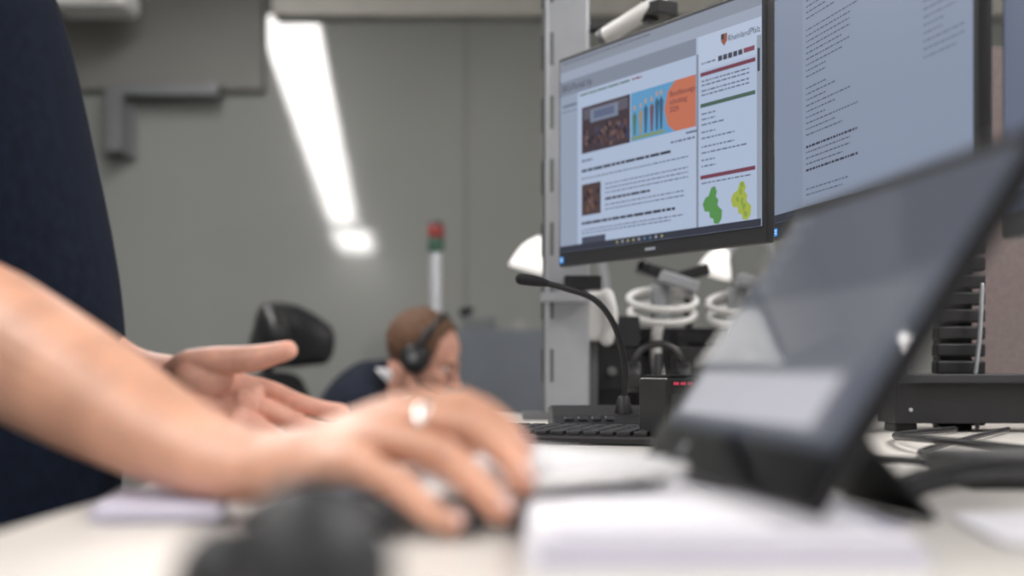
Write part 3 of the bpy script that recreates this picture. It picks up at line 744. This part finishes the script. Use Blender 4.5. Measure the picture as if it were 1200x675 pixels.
out = nt.nodes.new('ShaderNodeOutputMaterial'); mx = nt.nodes.new('ShaderNodeMixShader'); tr = nt.nodes.new('ShaderNodeBsdfTransparent'); gl = nt.nodes.new('ShaderNodeBsdfGlossy'); gl.inputs['Roughness'].default_value = 0.03
fr = nt.nodes.new('ShaderNodeFresnel'); fr.inputs['IOR'].default_value = 1.25
nt.links.new(fr.outputs[0], mx.inputs[0]); nt.links.new(tr.outputs[0], mx.inputs[1]); nt.links.new(gl.outputs[0], mx.inputs[2]); nt.links.new(mx.outputs[0], out.inputs[0])
yg = -0.0045
obj('cover_glass', [(0.001, yg, 0.001), (WL-0.001, yg, 0.001), (WL-0.001, yg, HL-0.001), (0.001, yg, HL-0.001)], [(0, 1, 2, 3)], mg, g, ML, False, fixn=False)
vs, fs = torus_g((WL*0.30, -0.005, HL*0.06), 0.0040, 0.0006, Matrix.Rotation(math.pi/2, 3, 'X')); obj('maker_emblem', vs, fs, M_alu, g, ML)
ST = V((0.995, 0.101, 0))
def kp(u, off, z): 
    p = o0+e1*u+ST*off; return (p.x, p.y, z)
vs = [kp(0.05, 0.050, 1.034), kp(0.20, 0.050, 1.034), kp(0.20, 0.125, 0.953), kp(0.05, 0.125, 0.953)]
o = obj('kickstand', vs, [(0, 1, 2, 3)], M_tab, g, smooth=False); so = o.modifiers.new('t', 'SOLIDIFY'); so.thickness = 0.003
cyl('hinge', kp(0.05, 0.049, 1.035), kp(0.20, 0.049, 1.035), 0.004, M_black, g)

# ------------------------------------------------------------------ paper stack, white keyboard, booklet
g = group('paper_stack')
for i, (x, yy, sx, sy, r, hh, m) in enumerate(((0.088, 0.79, 0.165, 0.40, 0.0, 0.005, M_paper), (0.089, 0.787, 0.160, 0.39, 0.012, 0.005, M_paperl), (0.088, 0.79, 0.160, 0.385, -0.01, 0.005, M_paper))):
    box('document_bundle', (x, yy, DZ+0.0027+i*0.0051), (sx, sy, hh), m, g, bev=0.0012, rot=(0, 0, r))
for i in range(4):
    box('loose_sheet', (0.088+random.uniform(-0.004, 0.004), 0.79+random.uniform(-0.008, 0.008), DZ+0.0157+i*0.0004), (0.150, 0.36, 0.0003), M_paper if i % 2 else M_paperl, g, bev=0, rot=(0, 0, random.uniform(-0.03, 0.03)))
g = group('loose_papers')
for i, (x, yy, r) in enumerate(((0.36, 0.80, 0.2), (0.34, 0.74, -0.1))):
    box('sheet', (x, yy, DZ+0.0008+i*0.0009), (0.20, 0.12, 0.0008), M_paper, g, bev=0, rot=(0, 0, r))
g = group('white_keyboard')
u = V((0.88, 0.475, 0)).normalized(); w = V((-0.475, 0.88, 0)).normalized()
A = V((-0.045, 0.722, 0.9685))
MP = Matrix(((u.x, w.x, 0, A.x), (u.y, w.y, 0, A.y), (0, 0, 1, A.z), (0, 0, 0, 1))) @ Matrix.Rotation(-0.045, 4, 'Y')
KW, KL = 0.164, 0.275
box('case', (KW/2, KL/2, 0.0038), (KW, KL, 0.0070), M_white, g, MP, 0.003)
box('key_well', (KW/2, KL/2, 0.0075), (KW-0.016, KL-0.012, 0.0012), M_kbase, g, MP, 0.0004)
gs = []
nr, nc = 7, 14
for r in range(nr):
    for c in range(nc):
        gs.append(gbox((0.0185+r*(KW-0.037)/(nr-1), 0.0155+c*(KL-0.031)/(nc-1), 0.0092), ((KW-0.037)/(nr-1)-0.0028, (KL-0.031)/(nc-1)-0.0028, 0.0026)))
vs, fs = join_g(gs); bevel(obj('keycaps', vs, fs, M_key, g, MP, False), 0.0007, 2)
for yy in (0.03, KL-0.03): box('rear_foot', (KW-0.012, yy, -0.0030), (0.012, 0.03, 0.0065), M_white, g, MP, 0.001)
g = group('closed_booklet')
box('cover', (-0.205, 0.86, DZ+0.005), (0.07, 0.14, 0.008), M_paperl, g, rot=(0, 0, 0.15))
g = group('desk_mat')
box('pad', (-0.065, 1.03, DZ+0.0015), (0.22, 0.14, 0.003), M_paperl, g, bev=0.001, rot=(0, 0, 0.3))

g = group('computer_mouse')
fused('shell', [loft_g([(-0.130, 0.757, 0.957), (-0.108, 0.750, 0.962), (-0.088, 0.738, 0.960), (-0.070, 0.728, 0.957)], [(0.02, 0.007), (0.026, 0.011), (0.025, 0.010), (0.018, 0.007)], 20, 5, (0.3, 0.9, 0))], M_black, g, I4, 0.0025, 3)

# headset lying in the foreground
g = group('desk_headset')
for x, yy, rr, m in ((-0.0555, 0.405, 0.0275, M_dark), (-0.084, 0.43, 0.020, M_dark)):
    fused('ear_cup', [ell_g((x, yy, DZ+rr), (rr*0.86, rr*0.86, rr))], m, g, I4, 0.003, 2)
vs, fs = torus_g((-0.052, 0.41, 0.958), 0.024, 0.008, None, (1, 0.7), 180, 360); obj('headband', vs, fs, M_navy, g)

# cables
g = group('cable_bundle')
def cable(pts, r=0.003): tube('cable', pts, r, M_black, g, sub=10, seg=10)
cable([(0.20, 1.93, 0.955), (0.24, 1.82, 0.955), (0.235, 1.72, 0.965), (0.225, 1.60, 0.955), (0.22, 1.45, 0.955), (0.26, 1.35, 0.955)])
cable([(0.24, 1.66, 0.955), (0.26, 1.75, 0.956), (0.30, 1.70, 0.955), (0.36, 1.50, 0.956), (0.30, 1.30, 0.958), (0.40, 1.17, 0.956), (0.52, 1.15, 0.956), (0.8, 1.2, 0.956)], 0.0035)
cable([(0.65, 1.90, 0.956), (0.50, 1.6, 0.957), (0.38, 1.35, 0.956), (0.42, 1.2, 0.962), (0.6, 1.25, 0.956), (0.9, 1.1, 0.956)], 0.003)
cable([(0.58, 1.90, 0.956), (0.45, 1.7, 0.957), (0.42, 1.42, 0.965), (0.55, 1.35, 0.956), (0.8, 1.4, 0.956)], 0.004)
cable([(0.25, 0.97, 0.956), (0.32, 0.98, 0.97), (0.45, 0.96, 0.96), (0.62, 0.92, 0.956), (0.9, 0.85, 0.956)], 0.005)
cable([(0.23, 0.88, 0.956), (0.30, 0.92, 0.966), (0.42, 0.91, 0.96), (0.55, 0.87, 0.956), (0.9, 0.78, 0.956)], 0.005)
g = group('docking_station')
box('body', (0.40, 1.06, DZ+0.0125), (0.17, 0.08, 0.025), M_black, g, bev=0.004, rot=(0, 0, 0.1))
box('port_panel', (0.403, 1.018, DZ+0.0125), (0.14, 0.003, 0.014), M_dark, g, bev=0, rot=(0, 0, 0.1))

# ------------------------------------------------------------------ finalise parents
bpy.context.view_layer.update()
for e in empties:
    ch = [c for c in e.children if c.type == 'MESH']
    if not ch: continue
    mn = V((1e9,)*3); mx_ = V((-1e9,)*3)
    for c in ch:
        for v in c.data.vertices:
            for k in range(3): mn[k] = min(mn[k], v.co[k]); mx_[k] = max(mx_[k], v.co[k])
    loc = V(((mn.x+mx_.x)/2, (mn.y+mx_.y)/2, mn.z))
    e.location = loc
    for c in e.children: c.matrix_parent_inverse = Matrix.Translation(-loc)

# ------------------------------------------------------------------ light + camera
def area(name, loc, rot, size, power, col):
    l = bpy.data.lights.new(name, 'AREA'); l.energy = power; l.color = col; l.shape = 'RECTANGLE'; l.size, l.size_y = size
    o = bpy.data.objects.new(name, l); o.location = loc; o.rotation_euler = rot; scene.collection.objects.link(o)
area('ceiling_fill_light', (1.15, 0.6, 2.70), (0, 0, 0), (0.9, 0.9), 30, (1, 0.97, 0.95))  # added soft fill from above, has no fitting
w = bpy.data.worlds.new('world'); scene.world = w; w.use_nodes = True
w.node_tree.nodes['Background'].inputs[0].default_value = (0.5, 0.5, 0.5, 1)
w.node_tree.nodes['Background'].inputs[1].default_value = 0.4

cam = bpy.data.cameras.new('camera'); co = bpy.data.objects.new('camera', cam); scene.collection.objects.link(co)
co.location = (0, 0, 1.035); co.rotation_euler = (math.pi/2, 0, 0)
cam.sensor_width = 36; cam.lens = 51; cam.shift_y = (432-337.5)/1200
cam.dof.use_dof = True; cam.dof.focus_distance = 1.70; cam.dof.aperture_fstop = 2.8
cam.clip_start = 0.05
scene.camera = co
scene.view_settings.view_transform = 'Standard'
